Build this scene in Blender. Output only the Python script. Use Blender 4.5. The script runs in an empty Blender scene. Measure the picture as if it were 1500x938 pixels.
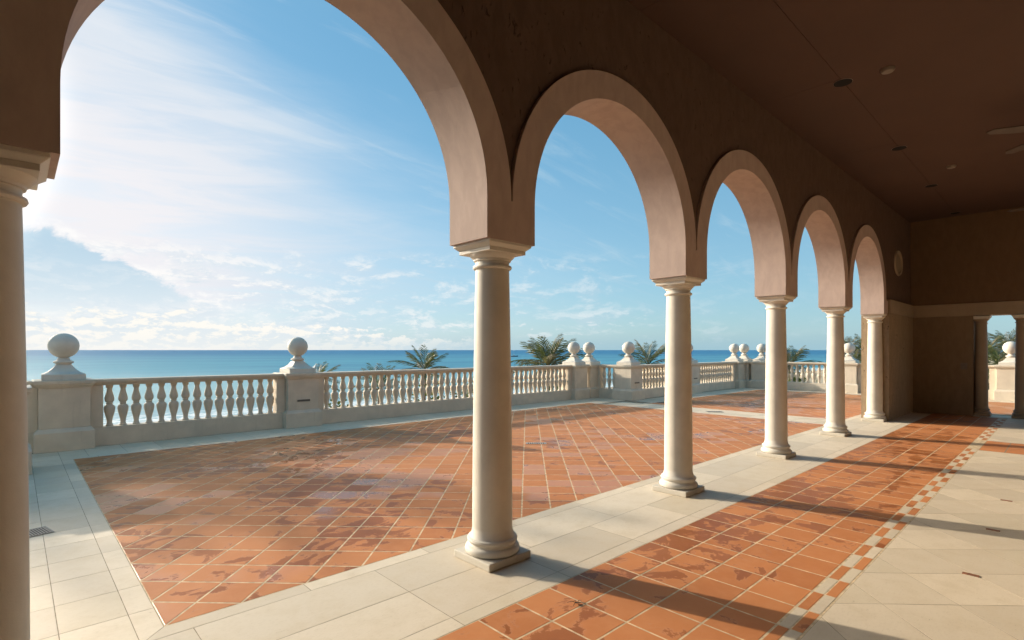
import bpy, math, random
from mathutils import Vector, Matrix
random.seed(7)
D = bpy.data
S = bpy.context.scene
COL = S.collection
R = math.radians

# ------------------------------------------------------------------ camera, sun, sky, exposure
YAW = 0.8147                       # view direction, measured from the line of the arcade (+X) towards the sea (+Y)
cam = D.cameras.new('camera'); cam_o = D.objects.new('camera', cam); COL.objects.link(cam_o)
cam.sensor_width = 36; cam.lens = 773.9 / 1500 * 36; cam.shift_y = 44 / 1500
cam.clip_start = 0.05; cam.clip_end = 100000
cam_o.location = (0, 0, 1.55); cam_o.rotation_euler = (R(90), 0, YAW - R(90))
S.camera = cam_o
SUN_EL, SUN_AZ = R(18.0), math.atan2(0.957, -0.29)
SUN_DIR = Vector((math.cos(SUN_EL) * math.cos(SUN_AZ), math.cos(SUN_EL) * math.sin(SUN_AZ), math.sin(SUN_EL)))
sun = D.lights.new('sun', 'SUN'); sun_o = D.objects.new('sun', sun); COL.objects.link(sun_o)
sun.energy = 2.6; sun.angle = R(0.7); sun.color = (1.0, 0.875, 0.71)
sun_o.rotation_euler = SUN_DIR.to_track_quat('Z', 'Y').to_euler()
S.view_settings.view_transform = 'Standard'; S.view_settings.look = 'None'
S.view_settings.gamma = 1.0; S.view_settings.use_curve_mapping = False
EXPO = 1.2
S.view_settings.exposure = EXPO
S.render.engine = 'CYCLES'
S.cycles.max_bounces = 8; S.cycles.diffuse_bounces = 5; S.cycles.glossy_bounces = 4
S.cycles.use_denoising = True


class NT:
    """terse node graph writer"""
    def __init__(s, tree): s.t = tree; s.n = tree.nodes; s.l = tree.links
    def node(s, typ, **kw):
        n = s.n.new(typ)
        for k, v in kw.items(): setattr(n, k, v)
        return n
    def put(s, sock, v):
        if v is None: return
        if isinstance(v, bpy.types.NodeSocket): s.l.new(v, sock)
        elif isinstance(v, (tuple, list)) and len(v) == 3 and sock.type == 'RGBA': sock.default_value = (*v, 1)
        else: sock.default_value = v
    def m(s, op, a, b=None, c=None, clamp=False):
        n = s.node('ShaderNodeMath', operation=op, use_clamp=clamp)
        for i, v in enumerate((a, b, c)): s.put(n.inputs[i], v)
        return n.outputs[0]
    def add(s, a, b): return s.m('ADD', a, b)
    def sub(s, a, b): return s.m('SUBTRACT', a, b)
    def mul(s, a, b): return s.m('MULTIPLY', a, b)
    def step(s, x, lo, hi):
        n = s.node('ShaderNodeMapRange', interpolation_type='SMOOTHSTEP')
        s.put(n.inputs[0], x); s.put(n.inputs[1], lo); s.put(n.inputs[2], hi)
        return n.outputs[0]
    def mix(s, f, a, b, blend='MIX'):
        n = s.node('ShaderNodeMix', data_type='RGBA', blend_type=blend)
        s.put(n.inputs[0], f); s.put(n.inputs[6], a); s.put(n.inputs[7], b)
        return n.outputs[2]
    def noise(s, vec, scale, detail=4, rough=.55, dist=0.0):
        n = s.node('ShaderNodeTexNoise'); s.put(n.inputs['Vector'], vec)
        n.inputs['Scale'].default_value = scale; n.inputs['Detail'].default_value = detail
        n.inputs['Roughness'].default_value = rough; n.inputs['Distortion'].default_value = dist
        return n.outputs[0]
    def voro(s, vec, scale, feature='F1', rnd=1.0):
        n = s.node('ShaderNodeTexVoronoi', feature=feature); s.put(n.inputs['Vector'], vec)
        n.inputs['Scale'].default_value = scale; n.inputs['Randomness'].default_value = rnd
        return n.outputs[0]
    def xyz(s, x, y, z):
        n = s.node('ShaderNodeCombineXYZ')
        for i, v in enumerate((x, y, z)): s.put(n.inputs[i], v)
        return n.outputs[0]
    def sep(s, v):
        n = s.node('ShaderNodeSeparateXYZ'); s.put(n.inputs[0], v); return n.outputs
    def mapping(s, v, scale=(1, 1, 1), rot=(0, 0, 0), loc=(0, 0, 0)):
        n = s.node('ShaderNodeMapping'); s.put(n.inputs[0], v)
        n.inputs['Scale'].default_value = scale; n.inputs['Rotation'].default_value = rot; n.inputs['Location'].default_value = loc
        return n.outputs[0]
    def bump(s, h, strength=.3, dist=.01, normal=None):
        n = s.node('ShaderNodeBump'); n.inputs['Strength'].default_value = strength; n.inputs['Distance'].default_value = dist
        s.put(n.inputs['Height'], h); s.put(n.inputs['Normal'], normal)
        return n.outputs[0]


def build_sky():
    w = D.worlds.new('World'); S.world = w; w.use_nodes = True
    T = NT(w.node_tree); T.n.clear()
    out = T.node('ShaderNodeOutputWorld'); bg = T.node('ShaderNodeBackground'); bg.inputs[1].default_value = 0.1
    T.l.new(bg.outputs[0], out.inputs[0])
    sky = T.node('ShaderNodeTexSky', sky_type='NISHITA', sun_disc=False)
    sky.sun_elevation = SUN_EL; sky.sun_rotation = R(90) - SUN_AZ
    sky.air_density = 1.0; sky.dust_density = 0.6; sky.ozone_density = 2.0
    d = T.node('ShaderNodeTexCoord').outputs['Generated']
    x, y, z = T.sep(d)
    az = T.mul(T.m('ARCTAN2', y, x), 57.29578)
    el = T.mul(T.m('ARCSINE', z), 57.29578)
    up = T.m('MAXIMUM', z, 0.0)
    k = T.m('DIVIDE', 1.0, T.add(up, 0.16))
    p = T.xyz(T.mul(x, k), T.mul(y, k), 0.0)                     # the cloud layer seen in perspective
    dot = T.node('ShaderNodeVectorMath', operation='DOT_PRODUCT'); T.put(dot.inputs[0], d); dot.inputs[1].default_value = SUN_DIR
    ang = T.mul(T.m('ARCCOSINE', dot.outputs['Value']), 57.29578)  # degrees from the sun
    g = 10.0 / 2 ** EXPO                                          # display value -> background colour
    c3 = lambda r, gg, b: (r * g, gg * g, b * g)
    base = sky.outputs[0]
    # tropical deep blue, paler towards the horizon
    blue = T.mix(T.step(el, 0.0, 30.0), c3(.235, .50, .66), c3(.112, .385, .60))
    col = T.mix(0.72, base, blue)
    # high thin veil, streaked, brighter towards the sun
    st = T.noise(T.mapping(p, scale=(.55, 2.2, 1), rot=(0, 0, R(-32))), 1.5, 7, .58, .35)
    st2 = T.noise(T.mapping(p, scale=(.8, 3.6, 1), rot=(0, 0, R(-20)), loc=(4, 2, 0)), 2.2, 6, .6, .5)
    soft = T.noise(p, .9, 3, .5, .2)
    line = T.add(T.mul(T.sub(az, 54.0), 0.46), 20.5)
    dd = T.sub(line, el)
    wob = T.add(T.mul(T.sub(st, .5), 20.0), T.mul(T.sub(soft, .5), 14.0))
    veil = T.mul(T.step(T.add(dd, wob), -5.0, 13.0), T.step(az, 24.0, 74.0))
    near = T.m('SUBTRACT', 1.0, T.step(ang, 8.0, 62.0))
    veil = T.m('MULTIPLY', veil, T.add(0.52, T.mul(near, .8)), clamp=True)
    hot = T.mul(near, T.sub(1.0, T.mul(T.step(el, 8.0, 30.0), .55)))
    streak = T.noise(T.xyz(T.mul(az, .055), T.add(T.mul(el, .42), T.mul(az, .02)), 2.0), 1.0, 7, .6, .6)
    veil = T.m('MULTIPLY', veil, T.add(.72, T.mul(T.step(streak, .34, .64), .34)), clamp=True)
    veil_c = T.mix(T.step(hot, .10, .80), c3(.60, .735, .86), c3(.91, .895, .925))
    col = T.mix(veil, col, veil_c)
    wisps = T.mul(T.step(st2, .50, .78), .42)
    col = T.mix(T.mul(wisps, T.step(el, 1.0, 6.0)), col, T.mix(near, c3(.50, .68, .80), c3(.95, .93, .95)))
    # a shaded blue cloud bank low on the left with a bright ragged rim
    fr = T.noise(T.xyz(T.mul(az, .20), T.mul(el, .34), 0.0), 1.0, 9, .66, .3)
    top = T.add(T.mul(T.sub(az, 79.6), .46), 6.2)
    top = T.m('MINIMUM', top, T.add(9.6, T.mul(T.sub(86.0, az), .10)))
    h = T.sub(T.add(top, T.mul(T.sub(fr, .5), 5.5)), el)
    body = T.mul(T.step(h, -0.05, 0.7), T.mul(T.step(az, 70.0, 81.0), T.step(el, 1.0, 5.0)))
    rim = T.mul(T.mul(T.step(h, -1.3, -.1), T.sub(1.0, T.step(h, -.05, .5))), T.step(az, 68.0, 78.0))
    rim = T.mul(rim, T.step(T.noise(T.xyz(T.mul(az, .5), T.mul(el, .8), 5.0), 1.0, 5, .6), .40, .62))
    col = T.mix(T.mul(body, .92), col, T.mix(T.step(el, 3.0, 9.5), c3(.72, .83, .895), c3(.49, .68, .82)))
    col = T.mix(T.mul(rim, .9), col, c3(1.0, .99, .98))
    # ragged clouds at middle height, thinner to the right
    for sc, off, lo, hi, e0, e1, a0, a1, amt in ((.26, 3.0, .52, .62, 3.2, 7.5, 58.0, 70.0, .9), (.17, 9.0, .47, .64, 1.5, 10.0, 4.0, 62.0, .62), (.33, 21.0, .53, .62, 1.0, 4.5, 4.0, 50.0, .55)):
        cu = T.noise(T.xyz(T.mul(az, sc), T.mul(el, sc * 2.5), off), 1.0, 9, .66, .25)
        lit = T.noise(T.xyz(T.mul(T.add(az, .5), sc), T.mul(T.add(el, .45), sc * 2.5), off), 1.0, 9, .66, .25)
        cm = T.mul(T.step(cu, lo, hi), T.mul(T.step(el, e0 - 1.2, e0 + .8), T.sub(1.0, T.step(el, e1 - 1.5, e1 + 1.0))))
        cm = T.mul(T.mul(cm, T.sub(1.0, T.mul(body, .75))), T.mul(T.step(az, a0, a1), amt))
        face = T.step(T.sub(cu, lit), -.03, .06)
        nn = T.step(az, 6.0, 72.0)
        cc = T.mix(face, T.mix(nn, c3(.42, .60, .72), c3(.70, .80, .87)), T.mix(nn, c3(.68, .80, .87), c3(1.0, .985, .96)))
        col = T.mix(cm, col, cc)
    # cumulus bank on the horizon, strongest to the left
    cb = T.noise(T.xyz(T.mul(az, .34), T.mul(el, .75), 7.0), 1.0, 9, .66, .15)
    cb2 = T.noise(T.xyz(T.mul(T.add(az, .35), .34), T.mul(T.add(el, .35), .75), 7.0), 1.0, 9, .66, .15)
    ht = T.add(T.mul(T.step(az, 46.0, 86.0), 2.5), T.add(.8, T.mul(T.sub(cb, .5), 7.0)))
    hb = T.sub(ht, el)
    low = T.mul(T.step(hb, 0.0, .5), T.step(az, 44.0, 60.0))
    face = T.step(T.sub(cb, cb2), -.05, .05)
    col = T.mix(T.mul(low, .93), col, T.mix(face, c3(.78, .85, .89), c3(1.02, .985, .91)))
    # haze on the horizon
    hz = T.m('SUBTRACT', 1.0, T.step(el, 0.0, 2.2))
    col = T.mix(T.mul(hz, .62), col, T.mix(T.step(az, 38.0, 84.0), c3(.36, .58, .69), c3(.90, .91, .90)))
    # the glow round the veiled sun, boosted to fill in the shadows
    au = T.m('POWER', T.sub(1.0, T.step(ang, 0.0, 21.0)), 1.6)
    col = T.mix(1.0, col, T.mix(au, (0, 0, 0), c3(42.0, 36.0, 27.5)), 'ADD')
    # below the horizon the background is never seen past the sea; keep it a quiet grey blue
    col = T.mix(T.step(el, -0.6, -0.05), c3(.25, .36, .42), col)
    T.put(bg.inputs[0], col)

build_sky()


# ------------------------------------------------------------------ materials
def material(name, rough=.7, spec=.3):
    m = D.materials.new(name); m.use_nodes = True
    T = NT(m.node_tree); b = T.n['Principled BSDF']
    b.inputs['Roughness'].default_value = rough; b.inputs['Specular IOR Level'].default_value = spec
    T.b = b
    T.pos = T.node('ShaderNodeNewGeometry').outputs['Position']
    return m, T

def rnd_of(T):
    a = T.node('ShaderNodeObjectInfo').outputs['Random']; b = T.node('ShaderNodeNewGeometry').outputs['Random Per Island']
    return T.m('FRACT', T.add(a, b))

def plain(name, c, rough=.6, metal=0.0, spec=.4, var=.12, scale=9.0):
    m, T = material(name, rough, spec)
    n = T.noise(T.pos, scale, 5)
    T.put(T.b.inputs['Base Color'], T.mix(T.step(n, .3, .7), tuple(v * (1 - var) for v in c), tuple(min(1, v * (1 + var)) for v in c)))
    T.b.inputs['Metallic'].default_value = metal
    return m

def mat_paint(name, c, stain=(.42, .36, .27), grain=.25, rough=.62):
    """painted cast masonry: faint mottling, dirt streaks running down, fine sandy grain"""
    m, T = material(name, rough, .35)
    x, y, z = T.sep(T.pos)
    mott = T.noise(T.pos, 3.2, 6, .6)
    streak = T.noise(T.xyz(T.mul(x, 14.0), T.mul(y, 14.0), T.mul(z, 1.1)), 1.0, 5, .6)
    c1 = T.mix(T.step(mott, .3, .72), tuple(v * .90 for v in c), tuple(v * 1.05 for v in c))
    c2 = T.mix(T.mul(T.step(streak, .55, .80), .22), c1, stain)
    T.put(T.b.inputs['Base Color'], c2)
    fine = T.noise(T.pos, 160, 3, .6)
    T.put(T.b.inputs['Normal'], T.bump(T.add(T.mul(fine, .6), T.mul(mott, .8)), grain, .004))
    return m

def mat_stucco(name, c, pits=True, depth=.012, dark=(.16, .11, .075)):
    """rough coral-stone stucco with vertical worm pits"""
    m, T = material(name, .92, .15)
    x, y, z = T.sep(T.pos)
    v = T.xyz(T.mul(x, 1.0), T.mul(y, 1.0), T.mul(z, .45))
    n1 = T.noise(v, 26, 7, .68, .8); n2 = T.noise(v, 9, 5, .6, .4)
    pit = T.step(T.add(T.mul(n1, .68), T.mul(n2, .32)), .635, .575)
    col = T.mix(T.step(n2, .3, .7), tuple(k * (.85 if pits else .93) for k in c), tuple(k * 1.06 for k in c))
    if pits: col = T.mix(T.sub(1.0, pit), col, dark)
    T.put(T.b.inputs['Base Color'], col)
    h = T.add(T.mul(n1, .5), T.mul(pit, .7 if pits else .05))
    T.put(T.b.inputs['Normal'], T.bump(h, .9, depth))
    return m

def mat_terracotta(name, wet_bias, sc=1.0, spec=.15, gloss=0.0):
    m, T = material(name, .6, .4)
    r = rnd_of(T)
    pv = T.mapping(T.pos, scale=(1, 1, 0))
    c = T.mix(r, (.47, .175, .062), (.57, .225, .082))
    n = T.noise(pv, 7, 6, .62)
    c = T.mix(T.mul(T.step(n, .35, .75), .35), c, (.60, .28, .13))
    spk = T.noise(pv, 70, 4, .7)
    c = T.mix(T.mul(T.step(spk, .62, .78), .35), c, (.16, .062, .032))
    # dried and still wet rain marks, broken up tile by tile
    sh = T.xyz(T.mul(r, 3.0), T.mul(r, 7.0), 0.0)
    va = T.node('ShaderNodeVectorMath', operation='ADD'); T.put(va.inputs[0], pv); T.put(va.inputs[1], sh)
    wn = T.noise(va.outputs[0], 3.2 * sc, 9, .64, .6)
    wb = T.noise(pv, .55, 3, .5)
    w = T.add(T.add(wn, T.mul(T.sub(wb, .5), .75)), wet_bias(T))
    wet = T.step(w, .60, .625)
    edge = T.mul(T.step(w, .575, .605), T.sub(1.0, wet))
    c = T.mix(T.mul(wet, .85), c, T.mix(r, (.27, .082, .022), (.35, .115, .031)))
    c = T.mix(T.mul(edge, .25), c, (.52, .28, .18))
    T.put(T.b.inputs['Base Color'], c)
    T.put(T.b.inputs['Roughness'], T.sub(T.add(.55, T.mul(n, .2)), T.mul(wet, .2)))
    film = T.step(T.add(T.noise(pv, .42, 3, .5, .3), T.mul(T.sub(r, .5), .26)), .555, .60)      # tiles still holding a film of water
    T.put(T.b.inputs['Roughness'], T.m('MAXIMUM', T.sub(T.sub(T.add(.55, T.mul(n, .2)), T.mul(wet, .2)), T.mul(film, gloss)), .12))
    T.put(T.b.inputs['Specular IOR Level'], T.add(spec, T.mul(film, gloss)))
    T.put(T.b.inputs['Normal'], T.bump(T.add(T.noise(pv, 24, 5, .6), T.mul(T.noise(pv, 3.0, 3), 1.2)), .16, .006))
    return m

def mat_stone(name, c, rough=.62, dirt=.42):
    """travertine: pale, clouded, tiny pits in lines"""
    m, T = material(name, rough, .35)
    r = rnd_of(T)
    pv = T.mapping(T.pos, scale=(1, 1, 0))
    c1 = T.mix(r, tuple(v * .82 for v in c), tuple(v * 1.05 for v in c))
    c1 = T.mix(T.mul(T.step(r, .78, .92), .5), c1, (.50, .43, .31))
    va = T.node('ShaderNodeVectorMath', operation='ADD'); T.put(va.inputs[0], pv); T.put(va.inputs[1], T.xyz(T.mul(r, 31.0), T.mul(r, 17.0), 0.0))
    cl = T.noise(va.outputs[0], 5.0, 8, .68, .2)
    fine = T.noise(T.mapping(va.outputs[0], scale=(1, 2.2, 1)), 34, 5, .7)
    c1 = T.mix(T.mul(T.step(cl, .40, .76), dirt), c1, (.56, .45, .30))
    c1 = T.mix(T.mul(T.step(fine, .50, .74), dirt * .7), c1, (.45, .355, .24))
    veins = T.noise(T.mapping(pv, scale=(1, 3.4, 1), rot=(0, 0, .5)), 22, 6, .7)
    pits = T.mul(T.step(veins, .63, .71), T.step(cl, .40, .56))
    c1 = T.mix(T.mul(pits, .75), c1, (.26, .20, .13))
    T.put(T.b.inputs['Base Color'], c1)
    T.put(T.b.inputs['Roughness'], T.add(rough - .12, T.mul(cl, .3)))
    T.put(T.b.inputs['Normal'], T.bump(T.sub(T.noise(pv, 40, 5), pits), .22, .004))
    return m

STONE_C = (.74, .635, .49)
M = {}
M['cream'] = mat_paint('cream_paint', (.615, .57, .485))
M['white'] = mat_paint('white_paint', (.65, .605, .525))
M['plinth'] = mat_paint('plinth_stone', (.58, .535, .45), grain=.5)
M['parapet'] = mat_paint('parapet_paint', (.65, .57, .455), stain=(.24, .20, .15), grain=.35)
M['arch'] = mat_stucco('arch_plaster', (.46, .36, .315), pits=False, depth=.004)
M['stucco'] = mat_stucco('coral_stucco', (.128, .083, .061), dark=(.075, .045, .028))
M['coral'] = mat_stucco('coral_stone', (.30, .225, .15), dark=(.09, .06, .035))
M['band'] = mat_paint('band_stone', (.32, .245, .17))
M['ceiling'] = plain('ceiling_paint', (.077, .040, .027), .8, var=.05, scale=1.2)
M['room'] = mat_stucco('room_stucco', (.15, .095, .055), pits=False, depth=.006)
M['back'] = mat_stucco('back_stucco', (.58, .48, .37), pits=False, depth=.006)  # paler than the room stucco so this unseen wall bounces light back
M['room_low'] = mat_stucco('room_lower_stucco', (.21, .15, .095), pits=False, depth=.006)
M['black'] = plain('black_recess', (.004, .004, .004), .9)  # shade inside holes, painted on flat plates
M['trim'] = plain('pale_trim', (.17, .135, .105), .45)
M['fan'] = plain('fan_wood', (.085, .062, .048), .5)
M['metal'] = plain('grey_metal', (.62, .60, .56), .5, metal=.2)
M['grate'] = plain('dark_metal', (.26, .245, .22), .55, metal=.2)
M['slot'] = plain('louvre_slot', (.13, .11, .09), .6)
M['grout'] = plain('cream_grout', (.60, .465, .295), .9, var=.25, scale=14)
M['stone_grout'] = plain('stone_grout', (.30, .235, .155), .9, var=.3, scale=10)
M['concrete'] = plain('concrete', (.42, .38, .32), .9)
M['terrace_tile'] = mat_terracotta('terrace_terracotta', lambda T: T.sub(.062, T.mul(T.step(T.sep(T.pos)[0], 1.5, 6.0), .06)), 1.0, .2, .27)
M['corridor_tile'] = mat_terracotta('corridor_terracotta', lambda T: T.add(.075, T.mul(T.sub(T.sep(T.pos)[1], 1.75), .12)), 1.15)
M['check_tile'] = mat_terracotta('check_terracotta', lambda T: .02)
M['stone'] = mat_stone('travertine', STONE_C)
M['room_stone'] = mat_stone('room_travertine', (.71, .60, .45), .55, .5)
M['trunk'] = plain('palm_bark', (.20, .16, .12), .9, var=.35, scale=16)
M['twig'] = plain('dry_twig', (.10, .06, .035), .8)
M['inset'] = plain('worn_inset', (.24, .10, .05), .7, var=.4, scale=40)
M['hull'] = plain('boat_hull', (.05, .055, .07), .5)
M['boat_white'] = plain('boat_white', (.7, .7, .7), .4)

def mat_leaf(name, a, b, dry):
    m, T = material(name, .5, .4)
    r = rnd_of(T)
    c = T.mix(r, a, b)
    c = T.mix(T.mul(T.step(T.add(T.noise(T.pos, 1.4, 3), T.mul(T.sub(T.node('ShaderNodeObjectInfo').outputs['Random'], .5), .5)), .50, .62), .8), c, dry)
    T.put(T.b.inputs['Base Color'], c)
    tr = T.node('ShaderNodeBsdfTranslucent'); T.put(tr.inputs[0], T.mix(.5, c, (.12, .14, .02)))
    mx = T.node('ShaderNodeMixShader'); mx.inputs[0].default_value = .3
    T.l.new(T.b.outputs[0], mx.inputs[1]); T.l.new(tr.outputs[0], mx.inputs[2])
    T.l.new(mx.outputs[0], T.n['Material Output'].inputs[0])
    return m
M['frond'] = mat_leaf('palm_leaf', (.050, .078, .022), (.10, .115, .04), (.215, .16, .095))
M['shrub'] = mat_leaf('shrub_leaf', (.040, .075, .018), (.12, .14, .03), (.15, .13, .05))

def mat_sea():
    m, T = material('sea_water', .16, .5)
    x, y, z = T.sep(T.pos)
    dist = T.m('SQRT', T.add(T.mul(x, x), T.mul(y, y)))
    big = T.noise(T.mapping(T.pos, scale=(1, 2.5, 0), rot=(0, 0, .7)), .006, 6, .6)
    c = T.mix(T.step(dist, 70.0, 260.0), (.30, .48, .50), (.07, .29, .385))
    c = T.mix(T.step(dist, 150.0, 1400.0), c, (.002, .155, .315))
    c = T.mix(T.mul(T.step(big, .42, .66), .5), c, (.003, .12, .245))
    # surf breaking along the beach
    sw = T.noise(T.mapping(T.pos, scale=(.35, 1, 0)), .35, 6, .6, .5)
    fo = T.add(T.sub(y, 66.0), T.mul(T.sub(sw, .5), 16.0))
    foam = T.mul(T.sub(1.0, T.step(fo, 2.0, 12.0)), T.step(T.noise(T.pos, .8, 6, .65), .42, .55))
    line2 = T.mul(T.step(T.noise(T.mapping(T.pos, scale=(.12, 1.4, 0)), .22, 5, .6), .62, .70), T.sub(1.0, T.step(y, 78.0, 150.0)))
    foam = T.m('MAXIMUM', foam, line2)
    T.put(T.b.inputs['Base Color'], T.mix(foam, c, (.8, .82, .82)))
    T.put(T.b.inputs['Roughness'], T.add(.18, T.mul(foam, .5)))
    h = T.add(T.noise(T.mapping(T.pos, scale=(.6, 1, 0)), .5, 6, .62), T.mul(T.noise(T.mapping(T.pos, scale=(.4, 1, 0)), .09, 4, .6), 3.0))
    T.put(T.b.inputs['Normal'], T.bump(h, 1.0, .9))
    nrm = T.b.inputs['Normal'].links[0].from_socket; colr = T.b.inputs['Base Color'].links[0].from_socket
    df = T.node('ShaderNodeBsdfDiffuse'); T.put(df.inputs[0], colr)
    gl = T.node('ShaderNodeBsdfGlossy'); gl.inputs['Roughness'].default_value = .42; T.put(gl.inputs['Normal'], nrm)
    mx = T.node('ShaderNodeMixShader'); mx.inputs[0].default_value = .21      # share of the rippled surface that mirrors the sky
    T.l.new(df.outputs[0], mx.inputs[1]); T.l.new(gl.outputs[0], mx.inputs[2]); T.l.new(mx.outputs[0], T.n['Material Output'].inputs[0])
    return m
M['sea'] = mat_sea()

def mat_sand():
    m, T = material('beach_sand', .95, .1)
    n = T.noise(T.pos, .6, 7, .6)
    y = T.sep(T.pos)[1]
    c = T.mix(n, (.42, .34, .24), (.56, .47, .35))
    c = T.mix(T.step(T.add(y, T.mul(n, 6.0)), 62.0, 68.0), c, (.26, .21, .15))
    T.put(T.b.inputs['Base Color'], c)
    T.put(T.b.inputs['Normal'], T.bump(T.noise(T.pos, 3, 6), .5, .1))
    return m
M['sand'] = mat_sand()


# ------------------------------------------------------------------ mesh helpers
class MB:
    def __init__(s): s.v = []; s.f = []
    def poly(s, vs, fs):
        o = len(s.v); s.v += [tuple(v) for v in vs]; s.f += [tuple(i + o for i in f) for f in fs]; return s
    def box(s, x0, x1, y0, y1, z0, z1, mtx=None):
        vs = [Vector((x, y, z)) for z in (z0, z1) for y in (y0, y1) for x in (x0, x1)]
        if mtx: vs = [mtx @ v for v in vs]
        return s.poly(vs, [(0, 2, 3, 1), (4, 5, 7, 6), (0, 1, 5, 4), (2, 6, 7, 3), (0, 4, 6, 2), (1, 3, 7, 5)])
    def frustum(s, w0, z0, w1, z1, cx=0, cy=0):
        vs = []
        for w, z in ((w0, z0), (w1, z1)):
            vs += [(cx - w, cy - w, z), (cx + w, cy - w, z), (cx + w, cy + w, z), (cx - w, cy + w, z)]
        return s.poly(vs, [(3, 2, 1, 0), (4, 5, 6, 7), (0, 1, 5, 4), (1, 2, 6, 5), (2, 3, 7, 6), (3, 0, 4, 7)])
    def stack(s, prof, n=4, rot=math.pi / 4, scale=math.sqrt(2)):
        return s.lathe([(r * scale, z) for r, z in prof], n, rot)
    def lathe(s, prof, n=24, rot=0.0, cx=0, cy=0, caps=True):
        o = len(s.v); k = len(prof)
        for r, z in prof:
            for i in range(n):
                a = rot + 2 * math.pi * i / n; s.v.append((cx + r * math.cos(a), cy + r * math.sin(a), z))
        for j in range(k - 1):
            for i in range(n):
                a, b = o + j * n + i, o + j * n + (i + 1) % n
                s.f.append((a, b, b + n, a + n))
        if caps: s.f.append(tuple(o + i for i in reversed(range(n)))); s.f.append(tuple(o + (k - 1) * n + i for i in range(n)))
        return s
    def prism(s, pts, z0, z1):
        n = len(pts)
        vs = [(x, y, z0) for x, y in pts] + [(x, y, z1) for x, y in pts]
        return s.poly(vs, [tuple(reversed(range(n))), tuple(range(n, 2 * n))] + [(i, (i + 1) % n, (i + 1) % n + n, i + n) for i in range(n)])
    def tube(s, pts, rad, n=6):
        pts = [Vector(p) for p in pts]; o = len(s.v); k = len(pts)
        for j, p in enumerate(pts):
            t = (pts[min(j + 1, k - 1)] - pts[max(j - 1, 0)]).normalized()
            u = t.cross(Vector((0, 0, 1)));  u = u if u.length > 1e-3 else Vector((1, 0, 0)); u.normalize(); w = t.cross(u)
            r = rad[j] if isinstance(rad, (list, tuple)) else rad
            for i in range(n):
                a = 2 * math.pi * i / n; s.v.append(tuple(p + u * (r * math.cos(a)) + w * (r * math.sin(a))))
        for j in range(k - 1):
            for i in range(n):
                a, b = o + j * n + i, o + j * n + (i + 1) % n; s.f.append((a, b, b + n, a + n))
        s.f.append(tuple(o + i for i in reversed(range(n)))); s.f.append(tuple(o + (k - 1) * n + i for i in range(n)))
        return s
    def mesh(s, name, mats, smooth=None, bevel=None):
        me = D.meshes.new(name); me.from_pydata(s.v, [], s.f)
        for m in (mats if isinstance(mats, (list, tuple)) else [mats]): me.materials.append(m)
        me.validate(); me.update()
        if smooth is not None:
            me.polygons.foreach_set('use_smooth', [True] * len(me.polygons)); me.set_sharp_from_angle(angle=R(smooth))
        return me

def link(name, me, parent=None, loc=None, rot=None, bevel=0.0, **props):
    o = D.objects.new(name, me); COL.objects.link(o)
    if parent: o.parent = parent
    if loc is not None: o.location = loc
    if rot is not None: o.rotation_euler = rot
    if bevel:
        b = o.modifiers.new('bevel', 'BEVEL'); b.width = bevel; b.segments = 2; b.limit_method = 'ANGLE'; b.angle_limit = R(50)
    for k, v in props.items(): o[k] = v
    return o

def part(mb, name, mat, parent, smooth=None, bevel=0.0, loc=None, rot=None, **props):
    return link(name, mb.mesh(name, mat, smooth), parent, loc, rot, bevel, **props)

def thing(name, label, cat, loc=(0, 0, 0), rz=0.0, group=None):
    o = link(name, None, None, loc, (0, 0, rz), 0, label=label, category=cat)
    if group: o['group'] = group
    return o

def copy_tree(o, parent=None):
    c = o.copy(); COL.objects.link(c)
    if parent: c.parent = parent
    for ch in list(o.children): copy_tree(ch, c)
    return c


# ------------------------------------------------------------------ large structure: ground, sea, terrace slab
def sheet(name, pts, z, mat, parent=None, **props):
    return link(name, MB().poly([(x, y, z) for x, y in pts], [tuple(range(len(pts)))]).mesh(name, mat), parent, **props)

SEA_Z = -6.0
sheet('sea', [(-60000, 58), (60000, 58), (60000, 90000), (-60000, 90000)], SEA_Z, M['sea'], kind='structure')
mb = MB()
gx = [-4000, -300, -120, -60, -20, 20, 60, 120, 300, 4000]; gy = [(-400, -5.6), (20, -5.5), (40, -5.35), (52, -5.45), (58, -5.7), (72, -6.35), (90, -7.5)]
for x in gx:
    for y, z in gy: mb.v.append((x, y, z))
k = len(gy)
for i in range(len(gx) - 1):
    for j in range(k - 1): mb.f.append((i * k + j, (i + 1) * k + j, (i + 1) * k + j + 1, i * k + j + 1))
part(mb, 'beach', M['sand'], None, kind='structure')
TERR = [(-8, -5.2), (16.9, -5.2), (16.9, -6), (22.75, -6), (22.75, 9.95), (14.45, 9.95), (14.45, 11.35), (-8, 11.35)]
part(MB().prism(TERR, -6.6, -.03), 'terrace_slab', M['concrete'], None, kind='structure')

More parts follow.
